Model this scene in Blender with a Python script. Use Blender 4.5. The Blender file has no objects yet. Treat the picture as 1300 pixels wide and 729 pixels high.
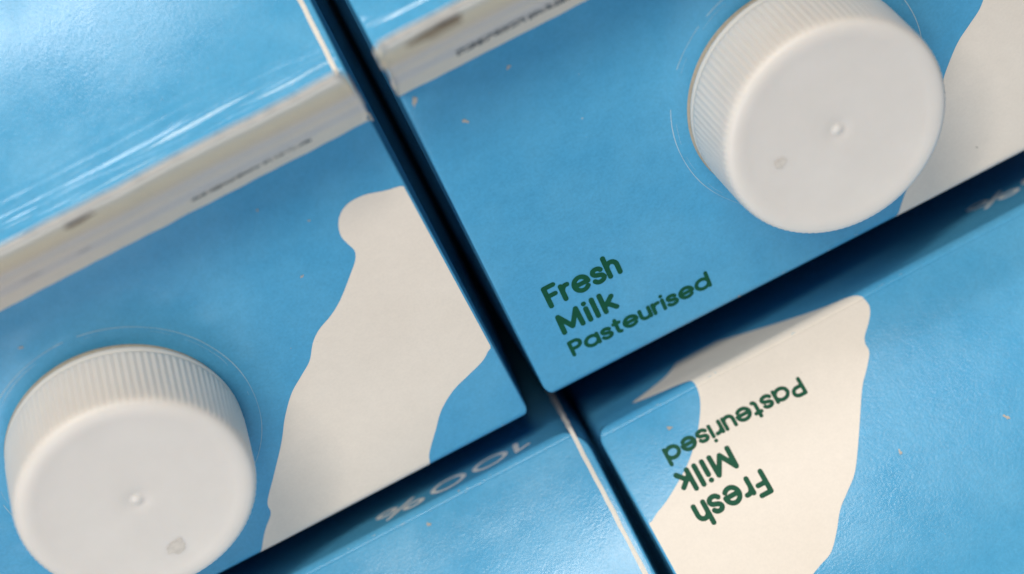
import bpy, math, random
import numpy as np
from mathutils import Vector, Matrix, noise

MM = 0.001
R = math.radians
scene = bpy.context.scene
col = scene.collection

# ------------------------------------------------------------------ camera
BODY_H = 200.0                      # mm, floor to eave
cam_data = bpy.data.cameras.new('camera')
cam = bpy.data.objects.new('camera', cam_data)
col.objects.link(cam)
cam_rot = Matrix(((0.8858977, 0.4637514, -0.0109447),
                  (-0.4570008, 0.8765644, 0.1509473),
                  (0.0795958, -0.1287221, 0.9884812)))
cam.matrix_world = Matrix.Translation((2.9796*MM, 57.362*MM, (265.015+BODY_H)*MM)) @ cam_rot.to_4x4()
cam_data.sensor_width = 36.0
cam_data.lens = 2470.1/1300*36.0
cam_data.clip_start = 0.01
cam_data.clip_end = 50.0
cam_data.dof.use_dof = True
cam_data.dof.focus_distance = 0.2585
cam_data.dof.aperture_fstop = 9.0
scene.camera = cam

# ------------------------------------------------------------------ light
world = bpy.data.worlds.new('World')
scene.world = world
world.use_nodes = True
bg = world.node_tree.nodes['Background']
bg.inputs[0].default_value = (0.52, 0.74, 1.0, 1)
bg.inputs[1].default_value = 0.22

def area(name, az, el, dist, sx, sy, power, color):
    l = bpy.data.lights.new(name, 'AREA')
    l.shape = 'RECTANGLE'; l.size = sx; l.size_y = sy
    l.energy = power; l.color = color
    o = bpy.data.objects.new(name, l)
    col.objects.link(o)
    a, e = R(az), R(el)
    d = Vector((math.sin(a)*math.cos(e), math.cos(a)*math.cos(e), math.sin(e)))
    tgt = Vector((0.0, 0.04, BODY_H*MM))
    o.location = tgt + d*dist
    o.rotation_euler = (-d).to_track_quat('-Z', 'Y').to_euler()
    return o
area('window_light', -20, 59, 1.5, 1.0, 0.11, 16.8, (1.0, 0.925, 0.81))
area('far_window_light', -13, 29.5, 1.8, 0.46, 0.24, 10.0, (0.96, 0.98, 1.0))
area('room_fill_light', 217, 47, 1.8, 1.2, 0.9, 11.0, (0.93, 0.95, 1.0))

scene.view_settings.view_transform = 'Standard'
scene.view_settings.look = 'None'
scene.view_settings.exposure = 0.0
scene.view_settings.gamma = 1.0

# ------------------------------------------------------------------ materials
def new_mat(name):
    m = bpy.data.materials.new(name); m.use_nodes = True
    nt = m.node_tree
    return m, nt, nt.nodes['Principled BSDF']

def N(nt, typ, **kw):
    n = nt.nodes.new(typ)
    for k, v in kw.items(): setattr(n, k, v)
    return n

def noise_tex(nt, scale, detail=3, rough=0.55, vec=None):
    n = N(nt, 'ShaderNodeTexNoise')
    n.inputs['Scale'].default_value = scale
    n.inputs['Detail'].default_value = detail
    n.inputs['Roughness'].default_value = rough
    if vec: nt.links.new(vec, n.inputs['Vector'])
    return n

def ramp(nt, fac, stops):
    r = N(nt, 'ShaderNodeValToRGB')
    els = r.color_ramp.elements
    while len(els) < len(stops): els.new(0.5)
    for e, (p, c) in zip(els, stops):
        e.position = p; e.color = (*c, 1) if len(c) == 3 else c
    nt.links.new(fac, r.inputs[0])
    return r

def mix(nt, fac, a, b, typ='MIX'):
    m = N(nt, 'ShaderNodeMix', data_type='RGBA', blend_type=typ)
    for sock, v in ((m.inputs[0], fac), (m.inputs[6], a), (m.inputs[7], b)):
        if hasattr(v, 'links'): nt.links.new(v, sock)
        elif isinstance(v, (int, float)): sock.default_value = v
        else: sock.default_value = (*v, 1)
    return m.outputs[2]

def board(name, c0, c1, rough=0.19, speck=0.5, spec=0.30, grain=1.0):
    """coated, printed carton board"""
    m, nt, b = new_mat(name)
    tc = N(nt, 'ShaderNodeTexCoord').outputs['Object']
    big = noise_tex(nt, 90, 3, 0.6, tc)
    fine = noise_tex(nt, 2600, 3, 0.6, tc)
    mott = noise_tex(nt, 700, 3, 0.6, tc)
    c = ramp(nt, big.outputs[0], [(0.35, c0), (0.65, c1)]).outputs[0]
    g = ramp(nt, fine.outputs[0], [(0.3, (1-0.07*grain,)*3), (0.7, (1+0.06*grain,)*3)]).outputs[0]
    c = mix(nt, 1.0, c, g, 'MULTIPLY')
    g2 = ramp(nt, mott.outputs[0], [(0.3, (1-0.035*grain,)*3), (0.7, (1+0.03*grain,)*3)]).outputs[0]
    c = mix(nt, 1.0, c, g2, 'MULTIPLY')
    # tiny pin-holes of bare paper
    v = N(nt, 'ShaderNodeTexVoronoi', feature='F1'); v.inputs['Scale'].default_value = 330
    nt.links.new(tc, v.inputs['Vector'])
    sp = ramp(nt, v.outputs['Distance'], [(0.025, (1, 1, 1)), (0.06, (0, 0, 0))])
    pick = N(nt, 'ShaderNodeSeparateColor'); nt.links.new(v.outputs['Color'], pick.inputs[0])
    gt = N(nt, 'ShaderNodeMath', operation='GREATER_THAN'); gt.inputs[1].default_value = 0.965
    nt.links.new(pick.outputs[0], gt.inputs[0])
    mu = N(nt, 'ShaderNodeMath', operation='MULTIPLY'); nt.links.new(sp.outputs[0], mu.inputs[0]); nt.links.new(gt.outputs[0], mu.inputs[1])
    mu2 = N(nt, 'ShaderNodeMath', operation='MULTIPLY'); nt.links.new(mu.outputs[0], mu2.inputs[0]); mu2.inputs[1].default_value = speck
    c = mix(nt, mu2.outputs[0], c, (0.62, 0.58, 0.50))
    nt.links.new(c, b.inputs['Base Color'])
    rr = ramp(nt, big.outputs[0], [(0.3, (rough-0.05,)*3), (0.7, (rough+0.06,)*3)])
    nt.links.new(rr.outputs[0], b.inputs['Roughness'])
    b.inputs['Specular IOR Level'].default_value = spec
    # orange-peel relief of the coated board
    peel = noise_tex(nt, 380, 4, 0.6, tc)
    bp1 = N(nt, 'ShaderNodeBump'); bp1.inputs['Strength'].default_value = 0.05; bp1.inputs['Distance'].default_value = 0.00035
    nt.links.new(peel.outputs[0], bp1.inputs['Height'])
    bp2 = N(nt, 'ShaderNodeBump'); bp2.inputs['Strength'].default_value = 0.22; bp2.inputs['Distance'].default_value = 0.00008
    nt.links.new(fine.outputs[0], bp2.inputs['Height']); nt.links.new(bp1.outputs[0], bp2.inputs['Normal'])
    nt.links.new(bp2.outputs[0], b.inputs['Normal'])
    return m

M_blue = board('printed_blue_board', (0.080, 0.365, 0.620), (0.100, 0.395, 0.645))
M_white = board('printed_white_board', (0.83, 0.735, 0.635), (0.855, 0.76, 0.66), speck=0.0, grain=0.35, spec=0.16, rough=0.45)
M_seam = board('bare_board_edge', (0.74, 0.68, 0.60), (0.80, 0.74, 0.66), rough=0.6, speck=0.0)
M_scuff = board('scuffed_paper', (0.44, 0.38, 0.31), (0.56, 0.51, 0.45), rough=0.8, speck=0.0)
M_pale = board('worn_crease_line', (0.30, 0.50, 0.62), (0.50, 0.64, 0.70), rough=0.5, speck=0.0)

def plain(name, c, rough=0.45, spec=0.5):
    m, nt, b = new_mat(name)
    tc = N(nt, 'ShaderNodeTexCoord').outputs['Object']
    n = noise_tex(nt, 1200, 3, 0.6, tc)
    r = ramp(nt, n.outputs[0], [(0.3, tuple(x*0.88 for x in c)), (0.7, tuple(min(1, x*1.1) for x in c))])
    nt.links.new(r.outputs[0], b.inputs['Base Color'])
    b.inputs['Roughness'].default_value = rough
    b.inputs['Specular IOR Level'].default_value = spec
    return m
M_green = plain('dark_green_ink', (0.004, 0.080, 0.040), 0.5, 0.15)
M_silver = plain('white_ink', (0.84, 0.83, 0.82), 0.4)
M_date = plain('grey_date_ink', (0.10, 0.10, 0.10), 0.6)
M_faint = plain('faint_grey_ink', (0.42, 0.38, 0.34), 0.6)
M_burn = plain('scorched_paper', (0.16, 0.085, 0.05), 0.8)
M_burn2 = plain('browned_paper', (0.46, 0.33, 0.21), 0.8)
M_collar = plain('raw_board_cut', (0.44, 0.38, 0.30), 0.8)
M_spot = plain('milk_stain', (0.71, 0.64, 0.565), 0.5)

m, nt, b = new_mat('white_cap_plastic')
tc = N(nt, 'ShaderNodeTexCoord').outputs['Object']
n1 = noise_tex(nt, 120, 4, 0.6, tc)
r1 = ramp(nt, n1.outputs[0], [(0.3, (0.80, 0.74, 0.68)), (0.7, (0.84, 0.78, 0.72))])
nt.links.new(r1.outputs[0], b.inputs['Base Color'])
b.inputs['Roughness'].default_value = 0.42
b.inputs['Subsurface Weight'].default_value = 0.5
b.inputs['Subsurface Radius'].default_value = (1.0, 0.85, 0.7)
b.inputs['Subsurface Scale'].default_value = 0.002
n2 = noise_tex(nt, 900, 4, 0.6, tc)
bp = N(nt, 'ShaderNodeBump'); bp.inputs['Strength'].default_value = 0.12; bp.inputs['Distance'].default_value = 0.0001
nt.links.new(n2.outputs[0], bp.inputs['Height']); nt.links.new(bp.outputs[0], b.inputs['Normal'])
M_cap = m

# fin: bare board with tan heat-seal bands, and ridge shade painted in as grey bands (attribute "band": 0 base .. 1 top)
m, nt, b = new_mat('heat_sealed_board')
at = N(nt, 'ShaderNodeAttribute', attribute_name='band')
tc = N(nt, 'ShaderNodeTexCoord').outputs['Object']
mp = N(nt, 'ShaderNodeMapping'); mp.inputs['Scale'].default_value = (60, 500, 500); nt.links.new(tc, mp.inputs['Vector'])
nz = noise_tex(nt, 1.0, 4, 0.6, mp.outputs[0])
ad = N(nt, 'ShaderNodeMath', operation='MULTIPLY_ADD'); nt.links.new(nz.outputs[0], ad.inputs[0]); ad.inputs[1].default_value = 0.10
nt.links.new(at.outputs['Fac'], ad.inputs[2])
sb = N(nt, 'ShaderNodeMath', operation='SUBTRACT'); nt.links.new(ad.outputs[0], sb.inputs[0]); sb.inputs[1].default_value = 0.05
cr = ramp(nt, sb.outputs[0], [(0.0, (0.93, 0.79, 0.64)), (0.20, (0.93, 0.78, 0.62)), (0.27, (0.82, 0.71, 0.63)), (0.42, (0.81, 0.70, 0.62)),
     (0.50, (0.92, 0.75, 0.57)), (0.58, (0.80, 0.70, 0.64)), (0.68, (0.90, 0.69, 0.48)), (0.80, (0.95, 0.75, 0.51)), (0.90, (0.93, 0.76, 0.55)), (0.97, (0.92, 0.84, 0.74))])
nt.links.new(cr.outputs[0], b.inputs['Base Color'])
b.inputs['Roughness'].default_value = 0.55
fb = noise_tex(nt, 1500, 4, 0.6, tc)
bp = N(nt, 'ShaderNodeBump'); bp.inputs['Strength'].default_value = 0.3; bp.inputs['Distance'].default_value = 0.00015
nt.links.new(fb.outputs[0], bp.inputs['Height']); nt.links.new(bp.outputs[0], b.inputs['Normal'])
M_fin = m

m, nt, b = new_mat('dark_tray_floor')
tc = N(nt, 'ShaderNodeTexCoord').outputs['Object']
n1 = noise_tex(nt, 40, 4, 0.6, tc)
r1 = ramp(nt, n1.outputs[0], [(0.3, (0.020, 0.022, 0.026)), (0.7, (0.035, 0.036, 0.04))])
nt.links.new(r1.outputs[0], b.inputs['Base Color']); b.inputs['Roughness'].default_value = 0.7
M_floor = m

# ------------------------------------------------------------------ mesh helpers
def link(name, verts, faces, mat, parent=None, smooth=True, scale=MM, attr=None):
    me = bpy.data.meshes.new(name)
    me.from_pydata([(v[0]*scale, v[1]*scale, v[2]*scale) for v in verts], [], faces)
    me.materials.append(mat)
    if smooth: me.polygons.foreach_set('use_smooth', [True]*len(me.polygons))
    if attr is not None:
        a = me.attributes.new('band', 'FLOAT', 'POINT'); a.data.foreach_set('value', attr)
    me.update()
    o = bpy.data.objects.new(name, me); col.objects.link(o)
    if parent: o.parent = parent
    return o

def grid_faces(nu, nv, base=0, flip=False, wrap=False):
    f = []
    cu = nu if wrap else nu-1
    for j in range(nv-1):
        for i in range(cu):
            i2 = (i+1) % nu
            q = (base+j*nu+i, base+j*nu+i2, base+(j+1)*nu+i2, base+(j+1)*nu+i)
            f.append(q[::-1] if flip else q)
    return f

def march(fn, x0, x1, y0, y1, h, fine=None):
    """region fn<0 as a 2-D mesh (marching squares)"""
    nx, ny = int((x1-x0)/h)+2, int((y1-y0)/h)+2
    xs = x0+np.arange(nx)*h; ys = y0+np.arange(ny)*h
    if fine:
        ys = np.concatenate([ys[ys < fine[0]-0.05], np.arange(fine[0], fine[1], 0.045), ys[ys > fine[1]+0.05]]); ny = len(ys)
    X, Y = np.meshgrid(xs, ys)
    F = fn(X.ravel(), Y.ravel()).reshape(ny, nx)
    F[F == 0] = 1e-9
    V, idx, faces = [], {}, []
    def vert(key, x, y):
        if key not in idx:
            idx[key] = len(V); V.append((x, y))
        return idx[key]
    ins = F < 0
    cnt = ins[:-1, :-1].astype(int)+ins[1:, :-1]+ins[:-1, 1:]+ins[1:, 1:]
    for j, i in zip(*np.nonzero(cnt)):
        cs = ((i, j), (i+1, j), (i+1, j+1), (i, j+1))
        poly = []
        for k in range(4):
            a, c = cs[k], cs[(k+1) % 4]
            fa, fc = F[a[1], a[0]], F[c[1], c[0]]
            if fa < 0: poly.append(vert(a, xs[a[0]], ys[a[1]]))
            if (fa < 0) != (fc < 0):
                t = fa/(fa-fc)
                t = min(max(t, 0.02), 0.98)
                key = (min(a, c), max(a, c))
                poly.append(vert(key, xs[a[0]]+t*(xs[c[0]]-xs[a[0]]), ys[a[1]]+t*(ys[c[1]]-ys[a[1]])))
        if len(poly) >= 3: faces.append(tuple(poly))
    return V, faces

def seg_dist(X, Y, segs):
    D = np.full(X.shape, 1e9)
    for (ax, ay), (bx, by) in segs:
        dx, dy = bx-ax, by-ay
        L2 = dx*dx+dy*dy
        t = np.clip(((X-ax)*dx+(Y-ay)*dy)/L2, 0, 1) if L2 > 1e-12 else 0*X
        D = np.minimum(D, np.hypot(X-ax-t*dx, Y-ay-t*dy))
    return D

def catmull(pts, n=6, closed=True):
    out = []
    m = len(pts)
    for i in range(m if closed else m-1):
        p = [pts[(i+k-1) % m] if closed else pts[min(max(i+k-1, 0), m-1)] for k in range(4)]
        for q in range(n):
            t = q/n
            out.append(tuple(0.5*((2*p[1][a])+(-p[0][a]+p[2][a])*t+(2*p[0][a]-5*p[1][a]+4*p[2][a]-p[3][a])*t*t
                             + (-p[0][a]+3*p[1][a]-3*p[2][a]+p[3][a])*t**3) for a in (0, 1)))
    if not closed: out.append(pts[-1])
    return out

def poly_sdf(poly):
    segs = list(zip(poly, poly[1:]+poly[:1]))
    def fn(X, Y):
        D = seg_dist(X, Y, segs)
        inside = np.zeros(X.shape, bool)
        for (ax, ay), (bx, by) in segs:
            if ay == by: continue
            c = ((ay > Y) != (by > Y)) & (X < (bx-ax)*(Y-ay)/(by-ay)+ax)
            inside ^= c
        return np.where(inside, -D, D)
    return fn

# ------------------------------------------------------------------ rounded lettering
def arc(cx, cy, rx, ry, a0, a1, n=22):
    return [(cx+rx*math.cos(R(a0+(a1-a0)*k/n)), cy+ry*math.sin(R(a0+(a1-a0)*k/n))) for k in range(n+1)]
XH = 0.72
rr_ = XH/2
GL = {
 'F': ([[(0, 0), (0, 1), (.50, 1)], [(0, .53), (.43, .53)]], .50),
 'r': ([[(0, 0), (0, XH)], catmull([(0, .40), (.07, .57), (.20, .67), (.33, .68)], 6, False)], .33),
 'e': ([arc(rr_, rr_, rr_, rr_, 2, 318), [(0.02, rr_), (2*rr_, rr_)]], 2*rr_),
 's': ([catmull([(.47, .58), (.38, .67), (.24, .70), (.10, .66), (.04, .54), (.12, .42), (.27, .36), (.43, .30), (.50, .17), (.43, .05), (.26, 0), (.11, .03), (.01, .13)], 6, False)], .50),
 'h': ([[(0, 0), (0, 1.04)], [(0, .38)]+arc(.26, .42, .26, .28, 170, 0)+[(.52, 0)]], .52),
 'M': ([[(0, 0), (0.02, 1), (.41, .14), (.80, 1), (.82, 0)]], .82),
 'i': ([[(0, 0), (0, XH)], [(0, 1.03), (0, 1.031)]], 0),
 'l': ([[(0, 0), (0, 1.04)]], 0),
 'k': ([[(0, 0), (0, 1.04)], [(.43, XH), (.02, .27)], [(.19, .41), (.47, 0)]], .47),
 'P': ([[(0, 0), (0, 1), (.30, 1)]+arc(.30, .73, .27, .27, 90, -90)+[(0, .46)]], .57),
 'a': ([arc(rr_, rr_, rr_, rr_, 0, 360, 40), [(2*rr_, XH), (2*rr_, 0)]], 2*rr_),
 't': ([[(.14, .98), (.14, .16)]+arc(.28, .16, .14, .16, 180, 270, 8), [(0, XH), (.32, XH)]], .32),
 'u': ([[(0, XH), (0, .26)]+arc(.26, .26, .26, .26, 180, 360, 18), [(.52, XH), (.52, 0)]], .52),
 'd': ([arc(rr_, rr_, rr_, rr_, 0, 360, 40), [(2*rr_, 1.04), (2*rr_, 0)]], 2*rr_),
 '1': ([[(0, .78), (.26, 1), (.26, 0)]], .26),
 '0': ([arc(.36, .5, .36, .5, 0, 360, 44)], .72),
 '%': ([arc(.2, .77, .2, .23, 0, 360, 26), arc(.82, .23, .2, .23, 0, 360, 26), [(.80, 1.0), (.22, 0)]], 1.02),
}
def text_mesh(s, width, cap, stroke, h, gap=0.16):
    """outer left edge at x=0, baseline y=0; returns 2-D mesh width x cap"""
    sy = cap-stroke
    pen, strokes = 0.0, []
    for ch in s:
        st, adv = GL[ch]
        strokes += [[(x+pen, y) for x, y in p] for p in st]
        pen += adv+stroke/sy+gap
    total = pen-stroke/sy-gap
    sx = (width-stroke)/total
    segs = []
    for p in strokes:
        q = [(stroke/2+x*sx, stroke/2+y*sy) for x, y in p]
        segs += list(zip(q[:-1], q[1:]))
    fn = lambda X, Y: seg_dist(X, Y, segs)-stroke/2
    return march(fn, -0.2, width+0.3, -0.2, cap*1.12+0.2, h)

# ------------------------------------------------------------------ carton geometry (mm)
S = R(25.59)
CS, SN = math.cos(S), math.sin(S)
HALF = 47.5
L = HALF/CS                        # slope length, eave to ridge
RC = 2.2                           # corner radius of the body
TT = 0.9                          # tangent length of the eave fold
TAPER = 0.5
ROLL = 0.38

def xhalf(w):
    d = max(0.0, w*CS)
    if w < TT: d = max(0.0, (w+TT)/(2*TT))*TT*CS
    x = HALF-TAPER*max(w, 0)/L
    if d < RC: x -= RC-math.sqrt(max(0, RC*RC-(RC-d)**2))
    return x

class Panel:
    """maps (x, w, lift) to carton space. side=+1 front (-y), -1 back (+y). w>0 up the roof, w<0 down the wall"""
    def __init__(self, side, seed, ripple=0.0):
        self.side, self.seed, self.ripple = side, seed, ripple
        self.cap = None
        self.groove = 0.075 if side < 0 else 0.0
    def pos(self, x, w):
        if w <= -TT: d, z = 0.0, w
        elif w >= TT: d, z = w*CS, w*SN
        else:
            t = (w+TT)/(2*TT)
            d = t*t*TT*CS; z = -(1-t)**2*TT+t*t*TT*SN
        # gentle unevenness of the board, fading at fold lines
        k = min(1, max(0, (w-1)/8))*min(1, max(0, (L-w)/4)) if w > 0 else 0
        off = k*0.38*noise.noise(Vector((x*0.035+self.seed, w*0.05, self.seed*1.7)))
        if self.cap:
            r = math.hypot(x-self.cap[0], w-self.cap[1])
            t = min(1, max(0, (18.7-r)/1.8)); off += 0.16*t*t*(3-2*t)
            off += 0.10*max(0, 1-abs(r-20.5)/3.0)*noise.noise(Vector((x*0.25, w*0.25, self.seed)))
        # fold groove just above the eave
        off -= self.groove*math.exp(-((w-TT-0.15)/0.09)**2)
        if self.side < 0 and w > 0:
            off += 1.0*(1-((w-L/2)/(L/2))**2)
        if self.ripple and w > L-19:
            q = (L-w)
            env = math.exp(-((q-9.6)/2.6)**2)
            n1 = noise.noise(Vector((x*0.06+9+self.seed, q*1.15, 3.1)))
            n2 = noise.noise(Vector((x*0.22+4, q*1.9, 8.3+self.seed)))
            off += self.ripple*env*(0.32*n1+0.10*n2)
        if w < -TT:
            f = min(1, (-w-TT)/30)
            off += 0.9*f*f*math.cos(min(1.55, abs(x)/HALF*1.57))
        return Vector((x, -self.side*(HALF-d), z)), off
    def raw(self, x, w):
        p, off = self.pos(x, w)
        if w <= -TT: n = Vector((0, -self.side, 0))
        elif w >= TT: n = Vector((0, -self.side*SN, CS))
        else:
            t = (w+TT)/(2*TT); a = t*(math.pi/2-S)
            n = Vector((0, -self.side*math.cos(a), math.sin(a)))
        return p+n*off, n
    def at(self, x, w, lift=0.0):
        p, n = self.raw(x, w)
        return p+n*lift if lift else p

def decal(name, mesh2d, panel, fx, fw, lift, mat, parent, flip):
    V, F = mesh2d
    vs = [panel.at(fx(x, y), fw(x, y), lift) for x, y in V]
    fs = [f[::-1] if flip else f for f in F]
    return link(name, vs, fs, mat, parent)

# --- printed shapes in panel millimetres
# front patch: x measured from the right edge of the panel (0 = right edge)
PATCH_F = [(2, 41.2), (-0.3, 41.73), (-2.97, 42.28), (-5.71, 43.15), (-8.21, 43.08), (-9.96, 41.77), (-10.76, 39.61), (-10.48, 37.82), (-10.17, 36.55),
 (-10.68, 35.24), (-12.3, 33.5), (-14.89, 30.96), (-16.99, 29.47), (-19.26, 28.36), (-20.86, 26.96), (-22.45, 24.66), (-24.51, 23.07), (-26.78, 21.31),
 (-29.17, 18.39), (-31.22, 15.2), (-33.96, 11.63), (-36.82, 8.06), (-37.63, 6.69), (-37.86, 5.25), (-39.7, 3.27), (-41.28, 1.1), (-43, -2), (-45, -8), (-40, -16),
 (-22, -18), (-17, -10), (-16.2, -3), (-15.3, 0.97), (-14.5, 2.49), (-12.49, 5.08), (-10.5, 7.63), (-7.78, 9.67), (-4.87, 10.8), (-2.41, 11.76), (-1.0, 12.9), (2, 16)]
# back patch: x measured from the left edge as seen in the picture (0 = left edge)
PATCH_B = [(-2, 15.2), (0.98, 13.89), (2.07, 13.24), (3.99, 12.41), (7.27, 10.45), (9.73, 8.65), (12.54, 5.76), (14.7, 2.49), (15.4, 0.06), (15.0, -1.8),
 (13.4, -2.9), (10.8, -3.9), (8.2, -5.0), (6.6, -6.2), (8.5, -7.6), (13, -11), (18, -18), (24, -13), (31, -7), (36, -3.2), (41.0, -0.9), (41.93, 0.87), (41.69, 2.17), (40.6, 3.63), (39.17, 5.04),
 (38.7, 6.07), (38.61, 7.3), (37.21, 9.09), (35.26, 11.2), (32.78, 14.89), (30.31, 18.56), (28.31, 21.19), (26.03, 23.05), (24.22, 24.52), (22.16, 27.08),
 (20.18, 29.05), (18.19, 29.8), (16.43, 30.55), (12, 32.5), (7, 35), (2, 36), (-2, 36)]
sd_f = poly_sdf(catmull(PATCH_F, 5)); sd_b = poly_sdf(catmull(PATCH_B, 5))
T_FRESH = text_mesh('Fresh', 11.1, 3.8, 0.72, 0.08, 0.05)
T_MILK = text_mesh('Milk', 8.7, 3.55, 0.74, 0.08, 0.08)
T_PAST = text_mesh('Pasteurised', 21.6, 2.76, 0.56, 0.06, 0.0)
T_100 = text_mesh('100%', 24.6, 5.4, 0.82, 0.12, 0.08)
vxh = np.vectorize(xhalf)

def blob(seed, rx, ry, h=None, jag=0.5):
    rnd = random.Random(seed)
    ph = [rnd.uniform(0, 6.28) for _ in range(5)]
    def fn(X, Y):
        a = np.arctan2(Y/ry, X/rx); r = np.hypot(X/rx, Y/ry)
        lim = 1+jag*(0.4*np.sin(2*a+ph[0])+0.3*np.sin(3*a+ph[1])+0.25*np.sin(5*a+ph[2])+0.2*np.sin(7*a+ph[3]))
        return r-0.75*lim
    return march(fn, -2*rx, 2*rx, -2*ry, 2*ry, h or min(rx, ry)/4)

# --- screw cap (lathe with ribs), origin on the roof plane, axis +z
def cap_mesh():
    NR, SUB = 104, 5
    nu = NR*SUB
    prof = [(15.0, 0.7, 0), (15.75, 0.75, 0), (15.92, 1.0, 0.0), (15.94, 1.55, 0.0), (15.76, 1.72, 0.0), (15.76, 1.92, 0.0), (15.92, 2.1, 0.6), (15.91, 2.6, 1), (15.86, 4.5, 1), (15.78, 7.0, 1), (15.70, 9.2, 1),
            (15.64, 11.0, 0.95), (15.58, 11.6, 0.8), (15.48, 12.05, 0.5), (15.28, 12.4, 0.25), (14.95, 12.66, 0.05), (14.5, 12.79, 0), (13.8, 12.83, 0),
            (13.1, 12.80, 0), (12.7, 12.76, 0), (12.2, 12.72, 0), (10.5, 12.67, 0), (8, 12.62, 0), (5.0, 12.61, 0), (2.6, 12.60, 0), (1.5, 12.56, 0), (1.2, 12.50, 0),
            (0.9, 12.49, 0), (0.65, 12.55, 0), (0.42, 12.66, 0), (0.2, 12.72, 0)]
    vs = []
    for r, z, k in prof:
        for i in range(nu):
            a = 2*math.pi*i/nu
            c = math.cos(a*NR)
            rr = r+0.085*k*(abs(c)**0.7*(1 if c > 0 else -1))
            vs.append((rr*math.cos(a), rr*math.sin(a), z))
    fs = grid_faces(nu, len(prof), wrap=True)
    vs.append((0, 0, 12.735)); b0 = (len(prof)-1)*nu
    fs += [(b0+i, b0+(i+1) % nu, len(vs)-1) for i in range(nu)]
    me = bpy.data.meshes.new('screw_cap')
    me.from_pydata([(x*MM, y*MM, z*MM) for x, y, z in vs], [], fs)
    me.polygons.foreach_set('use_smooth', [True]*len(fs)); me.materials.append(M_cap)
    return me
CAP = cap_mesh()

def lathe(prof, nu=120):
    vs = [(r*math.cos(2*math.pi*i/nu), r*math.sin(2*math.pi*i/nu), z) for r, z in prof for i in range(nu)]
    return vs, grid_faces(nu, len(prof), wrap=True)

def roof_panel(name, panel, parent, front):
    ws = [-TT+2*TT*k/10 for k in range(11)]
    ws += [TT+0.04*k for k in range(1, 11)]+[TT+0.4+0.12*k for k in range(1, 10)]
    w = ws[-1]
    while w < L-1.2:
        w += 0.7 if (not panel.ripple or w < L-18) else 0.3
        ws.append(min(w, L-0.3))
    ws.append(L)
    nx = 120
    vs = []
    for w in ws:
        xh = xhalf(w)
        row = []
        inner = xh-ROLL
        rollcols = [(inner+ROLL*math.sin(R(a)), -ROLL*(1-math.cos(R(a)))) for a in (15, 30, 45, 60, 75, 90)]+[(xh, -ROLL-1.4)]
        for x, o in reversed(rollcols): row.append(panel.at(-x, w, o))
        for k in range(nx+1): row.append(panel.at(-inner+2*inner*k/nx, w))
        for x, o in rollcols: row.append(panel.at(x, w, o))
        vs += row
    nu = nx+1+14
    return link(name, vs, grid_faces(nu, len(ws), flip=not front), M_blue, parent)

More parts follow.
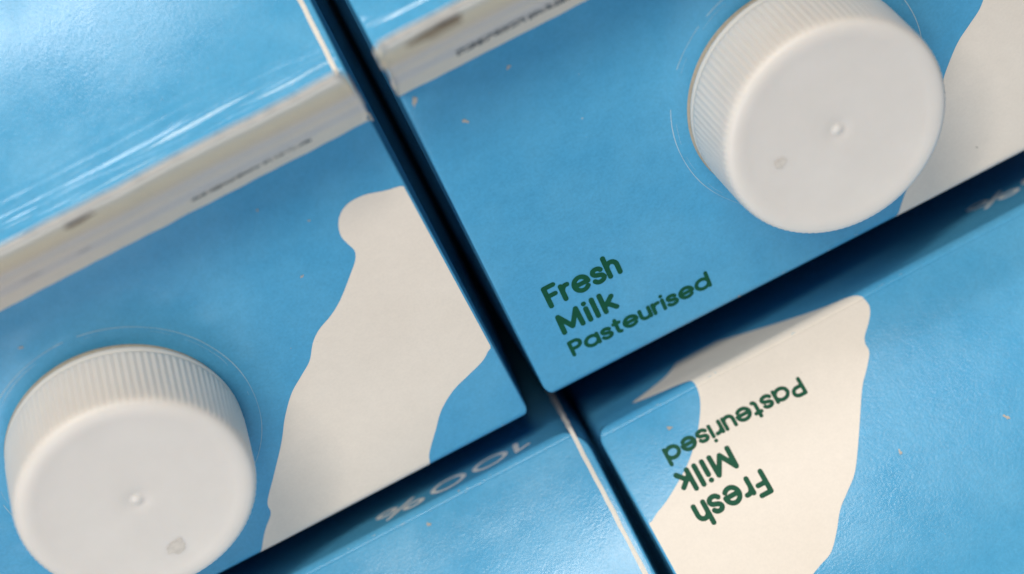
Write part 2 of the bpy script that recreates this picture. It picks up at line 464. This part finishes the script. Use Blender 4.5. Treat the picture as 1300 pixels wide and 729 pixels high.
def make_carton(key, corner, yaw, right_corner, front_corner, label, shift, lean, seed, cap_dx, cap_spin, corner_r):
    global RC
    RC = corner_r
    """corner = eave corner in mm of the world"""
    rnd = random.Random(seed)
    y = R(yaw)
    lx = HALF if right_corner else -HALF
    ly = -HALF if front_corner else HALF
    bx = corner[0]-(lx*math.cos(y)-ly*math.sin(y)); by = corner[1]-(lx*math.sin(y)+ly*math.cos(y))
    root = bpy.data.objects.new('milk_carton', None); col.objects.link(root)
    root.empty_display_size = 0.02
    root.location = (bx*MM, by*MM, 0); root.rotation_euler = (0, 0, y)
    root['label'] = label; root['category'] = 'milk carton'; root['group'] = 'blue milk cartons packed side by side'
    up = Matrix.Translation((0, 0, BODY_H*MM))
    pf = Panel(1, seed*3.1+0.3); pb = Panel(-1, seed*5.7+2.9, ripple={'A': 0.42, 'B': 0.35}.get(key, 0.0))
    pf.cap = (cap_dx, 26.44)
    # ---- body walls
    ring = []            # (x, y, ztop)
    nseg = 8
    def corner_arc(cx, cy, a0):
        for k in range(nseg+1):
            a = R(a0+90*k/nseg)
            ring.append((cx+RC*math.cos(a), cy+RC*math.sin(a)))
    corner_arc(HALF-RC, -HALF+RC, -90)
    for k in range(1, 12): ring.append((HALF, -HALF+RC+(2*HALF-2*RC)*k/12))
    corner_arc(HALF-RC, HALF-RC, 0)
    for k in range(1, 24): ring.append((HALF-RC-(2*HALF-2*RC)*k/24, HALF))
    corner_arc(-HALF+RC, HALF-RC, 90)
    for k in range(1, 12): ring.append((-HALF, HALF-RC-(2*HALF-2*RC)*k/12))
    corner_arc(-HALF+RC, -HALF+RC, 180)
    for k in range(1, 24): ring.append((-HALF+RC+(2*HALF-2*RC)*k/24, -HALF))
    nr = len(ring)
    lev = [None, -3, -7, -12, -20, -32, -50, -80, -120, -160, -BODY_H+0.5]
    vs = []
    for li, z in enumerate(lev):
        for (x, yy) in ring:
            d = HALF-abs(yy)
            zt = -TT if d < 1e-6 else (min(d, RC)*math.tan(S)-0.35-0.8*max(0, 1-d/0.8))
            zz = zt if z is None else z
            f = min(1, max(0, (-zz-TT)/30)); f = f*f
            X, Y = x, yy
            if HALF-abs(yy) < 1e-6: Y = math.copysign(HALF+0.9*f*math.cos(min(1.55, abs(x)/HALF*1.57)), yy)
            if HALF-abs(x) < 1e-6: X = math.copysign(HALF+1.4*min(1, max(0, (-zz-TT)/13))**1.5*(1-(abs(yy)/HALF)**4), x)
            vs.append((X, Y, zz))
    fs = grid_faces(nr, len(lev), flip=True, wrap=True)
    vs.append((0, 0, -BODY_H+0.5)); b0 = (len(lev)-1)*nr
    fs += [(b0+(i+1) % nr, b0+i, len(vs)-1) for i in range(nr)]
    # tucked gable ends
    for sx in (1, -1):
        k = len(vs); zt = RC*math.tan(S)-0.35
        n = 12
        for i in range(n+1):
            t = -1+2*i/n
            vs.append((sx*HALF, t*(HALF-RC), zt))
        for i in range(n+1):
            t = -1+2*i/n
            hgt = 1-abs(t)
            vs.append((sx*(HALF-0.8-7*hgt), t*(HALF-RC)*0.98, max(zt, hgt*(HALF*math.tan(S))-1.6)))
        for i in range(n):
            q = (k+i, k+i+1, k+n+2+i, k+n+1+i)
            fs.append(q if sx > 0 else q[::-1])
    body = link('carton_body', vs, fs, M_blue, root); body.matrix_local = up
    # ---- roof panels
    fp = roof_panel('front_roof_panel', pf, root, True); fp.matrix_local = up
    bpn = roof_panel('back_roof_panel', pb, root, False); bpn.matrix_local = up
    # front patch and lettering (front: print x from right edge)
    def clip(sd, dx, x_from_right, sh):
        def fn(X, W):
            x = (X+HALF if x_from_right else X-HALF)+sh
            return np.maximum(sd(X, W-dx), np.abs(x)-(vxh(W)-0.35))
        return fn
    pm = march(clip(sd_f, 0, True, shift), -47, 1.5, -13, 44.5, 0.42)
    decal('white_cow_patch', pm, pf, lambda x, w: x+HALF+shift, lambda x, w: w, 0.035, M_white, fp, False)
    for tm, x0, w0, nm in ((T_FRESH, 5.60, 13.10, 'lettering_fresh'), (T_MILK, 5.60, 8.15, 'lettering_milk'), (T_PAST, 5.55, 4.12, 'lettering_pasteurised')):
        decal(nm, tm, pf, lambda x, w, x0=x0: x+x0-HALF+(shift-1.75), lambda x, w, w0=w0: w+w0, 0.06, M_green, fp, False)
    # back patch and lettering (back: print x from left edge, text runs towards -x)
    pm = march(clip(sd_b, TT, False, 0), -1.5, 43.5, -14, 37.5, 0.42, (TT-0.15, TT+0.45))
    decal('white_cow_patch', pm, pb, lambda x, w: x-HALF, lambda x, w: w, 0.035, M_white, bpn, True)
    for tm, wid, w0, nm in ((T_FRESH, 11.1, 14.45, 'lettering_fresh'), (T_MILK, 8.7, 9.45, 'lettering_milk'), (T_PAST, 21.9, 5.62, 'lettering_pasteurised')):
        decal(nm, tm, pb, lambda x, w, wid=wid: 6.55+wid-x-HALF, lambda x, w, w0=w0: w+w0+TT, 0.06, M_green, bpn, False)
    decal('lettering_hundred_percent', T_100, pb, lambda x, w: HALF-7.2-x, lambda x, w: w-(7.6 if key != 'D' else 13.6), 0.05, M_silver, body, False)
    # bare board seam down the right-hand edge of the back
    vs = []; wl = [-40+0.7*k for k in range(int((L+40)/0.7)+1)]
    for w in wl:
        j = 0.10*noise.noise(Vector((w*0.35, seed, 0)))
        wd = 0.62+0.12*noise.noise(Vector((w*0.2, seed+5, 0)))
        xc = HALF-1.35-TAPER*max(0, w)/L*0.5+j
        for q in (-1, 0, 1): vs.append(pb.at(xc+q*wd/2, w, 0.05+(0.05 if q == 0 else 0)))
    link('bare_seam_edge', vs, grid_faces(3, len(wl), flip=True), M_seam, bpn)
    # ---- fin
    HF, TH = 22.0, 1.1
    la = R(lean)
    rz = HALF*math.tan(S)
    ax_u = Vector((0, math.sin(la), math.cos(la))); ax_n = Vector((0, -math.cos(la), math.sin(la)))
    hs = [-1.2, -0.5, 0, 0.5]+[0.5+0.5*k for k in range(1, 42)]+[HF-0.45, HF-0.25, HF-0.1, HF]
    base = Vector((0, 0, rz-0.15))
    nxf = 130
    XE = HALF-0.5
    def ribs(h):
        return 0.28*(math.exp(-((h-8.8)/1.1)**2)+math.exp(-((h-12.7)/1.1)**2)+math.exp(-((h-17.1)/1.3)**2))
    loop = [(h, TH*0.30+ribs(h) if h < HF-0.6 else TH*0.30-0.5*((h-HF+0.6)/0.6)**2, h/HF) for h in hs]
    loop += [(HF, -TH*0.1, 1.0), (HF, -TH*0.4, 1.0)]
    loop += [(h, -TH*0.70-ribs(h)*0.6 if h < HF-0.6 else -TH*0.70+0.4*((h-HF+0.6)/0.6)**2, h/HF) for h in reversed(hs)]
    vs, at = [], []
    def endx(h, sgn):
        return XE+0.55*noise.noise(Vector((h*0.45, seed*2.2+sgn*7, 1)))+0.25*noise.noise(Vector((h*1.7, seed+sgn*3, 2)))-0.8*max(0, (h-HF+1.5)/1.5)**2
    def fin_pt(x, h, n):
        wv = 0.35*noise.noise(Vector((x*0.05, seed*4.4, 0)))*max(0, h)/HF+0.10*noise.noise(Vector((x*0.3, h*0.4, seed)))
        hh = h*(1+0.012*noise.noise(Vector((x*0.12, seed, 7)))) if h > 14 else h
        return base+Vector((x, 0, 0))+ax_u*hh+ax_n*(n+wv)
    for h, n, bnd in loop:
        er, el_ = endx(h, 1), endx(h, -1)
        for k in range(nxf+1):
            t = k/nxf
            vs.append(fin_pt(-el_+(er+el_)*t, h, n)); at.append(bnd)
    fs = grid_faces(nxf+1, len(loop), flip=False)
    nl = len(loop); ncol = nxf+1
    half = len(hs)+1
    for kx, fl in ((0, False), (nxf, True)):
        for j in range(nl//2-1):
            a, c, d_, e = j*ncol+kx, (j+1)*ncol+kx, (nl-2-j)*ncol+kx, (nl-1-j)*ncol+kx
            fs.append((a, e, d_, c) if not fl else (a, c, d_, e))
    fin = link('gable_fin', vs, fs, M_fin, root, attr=at); fin.matrix_local = up
    front_n = lambda h: TH*0.30+ribs(h)
    def fin_decal(name, m2, x0, h0, mat, lift=0.05):
        V, F = m2
        link(name, [fin_pt(x+x0, h+h0, front_n(h+h0)+lift) for x, h in V], F, mat, fin)
    # printed date code: a row of dot-matrix columns
    def dots(n, seed2, pitch=0.36, rows=5, dens=0.62, ht=1.8):
        r2 = random.Random(seed2); V, F = [], []
        x = 0
        for c in range(n):
            if c % 27 == 26: x += pitch; continue
            for q in range(rows):
                if r2.random() < dens:
                    k = len(V); y0 = q*ht/rows; s = 0.17; t = ht/rows*0.46
                    V += [(x-s, y0-t), (x+s, y0-t), (x+s, y0+t), (x-s, y0+t)]; F.append((k, k+1, k+2, k+3))
            x += pitch
        return V, F
    if key == 'A':
        fin_decal('date_code', dots(44, 5, 0.38, 5, 0.55, 1.3), 47.5-24.5, 4.2, M_date)
        for i, (px, w_) in enumerate(((-7.5, 6), (2.5, 3.2), (9.5, 2.4))):
            fin_decal('faint_print', blob(70+i, w_/2, 0.45), px, 7.9-i*0.3, M_faint)
        fin_decal('scorch_mark', blob(31, 2.6, 1.2, 0.2, 0.25), 12.6, 20.0, M_burn)
    if key == 'B':
        fin_decal('date_code', dots(95, 9, 0.36, 6, 0.55, 2.4), -47.5+9.2, 4.6, M_date)
        fin_decal('scorch_mark', blob(12, 4.6, 1.9, 0.3, 0.25), -47.5+7.4, 18.9, M_burn2)
        fin_decal('scorch_mark', blob(33, 3.2, 0.9, 0.2, 0.25), -47.5+8.8, 20.3, M_burn)
    # ---- pouring spout with screw cap on the front roof panel
    cx, cw = cap_dx, 26.44
    c0 = pf.at(cx, cw)
    fr = Matrix(((1, 0, 0), (0, CS, -SN), (0, SN, CS))).to_4x4()
    spot = up @ Matrix.Translation(c0*MM) @ fr
    vs, fs = lathe([(15.0, -0.3), (15.42, -0.2), (15.50, 0.12), (15.42, 0.34), (15.0, 0.45), (14.6, 1.2), (13.6, 1.3)])
    so = link('spout_collar', vs, fs, M_collar, root)
    so.matrix_local = spot @ Matrix.Translation((-0.20*MM, -0.24*MM, 0))
    cap = bpy.data.objects.new('screw_cap', CAP); col.objects.link(cap); cap.parent = root
    cap.matrix_local = spot @ Matrix.Rotation(R(cap_spin), 4, 'Z') @ Matrix.Rotation(R(0.8), 4, 'X') @ Matrix.Diagonal((0.975, 0.975, 1, 1))
    def cap_blob(nm, x, y_, rx, ry, sd, mat):
        V, F = blob(sd, rx, ry, 0.12, 0.35)
        o = link(nm, [(a+x, c+y_, 12.695) for a, c in V], F, mat, cap)
        o.matrix_local = Matrix.Rotation(R(-cap_spin), 4, 'Z')
    if key == 'B': cap_blob('stain', -8.6, -0.4, 1.0, 1.0, 4, M_spot)
    if key == 'A': cap_blob('stain', 0.6, -9.6, 1.9, 1.3, 6, M_spot)
    # worn crease ring round the spout
    vs, fs = [], []
    nn = 300
    for i in range(nn):
        a = 2*math.pi*i/nn
        g = noise.noise(Vector((math.cos(a)*2.3+seed, math.sin(a)*2.3, 4)))
        hw = 0.045+0.055*g
        for q in (-1, 1):
            rr = 17.8+q*max(0.02, hw)+0.12*g+0.10*math.cos(2*a+seed)
            vs.append(pf.at(cx+rr*math.cos(a), cw+rr*math.sin(a), 0.055))
    for i in range(nn):
        j = (i+1) % nn
        a = 2*math.pi*i/nn
        if noise.noise(Vector((math.cos(a)*4+seed*2, math.sin(a)*4, 14))) < -0.28: continue
        fs.append((2*i, 2*i+1, 2*j+1, 2*j))
    link('crease_ring', vs, fs, M_pale, fp)
    # broken second line of the crease where the coating has cracked
    vs, fs = [], []
    for i in range(nn):
        a = 2*math.pi*i/nn
        g = noise.noise(Vector((math.cos(a)*5+seed*3, math.sin(a)*5, 9)))
        for q in (-1, 1):
            rr = 17.15+0.25*g+q*max(0.012, 0.05*g)
            vs.append(pf.at(cx+rr*math.cos(a), cw+rr*math.sin(a), 0.055))
        if g > 0.08 and i < nn-1: fs.append((2*i, 2*i+1, 2*i+3, 2*i+2))
    link('cracked_coating', vs, fs, M_pale, fp)
    # scuffs where the print has chipped off
    def scuff(panel, par, x, w, rx, ry, sd, mat=M_scuff, ang=None):
        rx *= 0.75; ry *= 0.75
        V, F = blob(sd, rx, ry, min(rx, ry)/2.5, 0.8)
        ca, sa = (math.cos(sd), math.sin(sd)) if ang is None else (math.cos(ang), math.sin(ang))
        fl = panel.side < 0
        link('scuff_mark', [panel.at(x+a*ca-c*sa, w+a*sa+c*ca, 0.07) for a, c in V], [f[::-1] if fl else f for f in F], mat, par)
    for i, (sd_, x, w, rx, ry) in enumerate(SCUFFS.get(key, ())):
        scuff(pf if sd_ == 'f' else pb, fp if sd_ == 'f' else bpn, x, w, rx, ry, seed*100+i)
    for i in range(7):      # worn ink along the folds
        scuff(pf, fp, rnd.uniform(-44, 44), rnd.uniform(-0.2, 0.5), rnd.uniform(.2, .7), rnd.uniform(.06, .12), seed*555+i, M_pale, 0.0)
        scuff(pb, bpn, rnd.uniform(-44, 44), rnd.uniform(0.4, 1.0), rnd.uniform(.2, .7), rnd.uniform(.06, .10), seed*888+i, M_pale, 0.0)
    for i in range(9):
        scuff(pf, fp, rnd.uniform(-44, 44), rnd.uniform(3, 49), rnd.uniform(.06, .12), rnd.uniform(.05, .09), seed*333+i)
        scuff(pb, bpn, rnd.uniform(-44, 44), rnd.uniform(2, 46), rnd.uniform(.06, .12), rnd.uniform(.05, .09), seed*777+i)
    return root

SCUFFS = {
 'A': [('f', 47.5-52.6, 46.3, .45, .3), ('f', 47.5-17.66, 36.8, .5, .2), ('f', 47.5-18.3, 48.3, .3, .2), ('f', 47.5-13.35, 43.6, .3, .18)],
 'B': [('f', -47.5+6.5, 45.0, .75, .38), ('f', -47.5+14.3, 49.0, .45, .4), ('f', -47.5+1.9, 50.7, 1.4, .4), ('f', -47.5+68.4, 4.4, .3, .2), ('f', -47.5+30, 0.2, .35, .3)],
 'C': [('b', 47.5-24.9, 2.7, .5, .4), ('b', 47.5-19.1, 0.4, .25, .2)],
 'D': [('b', -47.5+50.1, 25.0, .75, .4), ('b', -47.5+35.2, 22.4, .6, .35), ('b', -47.5+9.3, 4.4, .7, .35)],
}

# ------------------------------------------------------------------ setting
fv = [(-2500, -2500, 0), (2500, -2500, 0), (2500, 2500, 0), (-2500, 2500, 0)]
floor = link('floor', fv, [(0, 1, 2, 3)], M_floor, smooth=False)
floor['kind'] = 'structure'

# ------------------------------------------------------------------ the four cartons
make_carton('A', (0, 0), -0.249, True, True,
            'blue milk carton at left with white cap and big white cow patch beside the cap', 0.0, 17, 1, -1.15, 8, 1.2)
make_carton('B', (3.344, 0.903), -0.428, False, True,
            'blue carton at upper right with white cap and green Fresh Milk lettering on blue', 1.75, 17, 2, 0.26, 41, 1.5)
make_carton('C', (5.3, -4.65), 0.029, True, False,
            'plain blue carton at bottom centre with upside-down 100% and a thin white seam', 0.0, 17, 3, -0.5, 0, 3.6)
make_carton('D', (6.9, -6.84), 0.403, False, False,
            'blue milk carton at lower right with upside-down green lettering on a white cow patch', 0.8, 17, 4, 0.3, 20, 1.6)
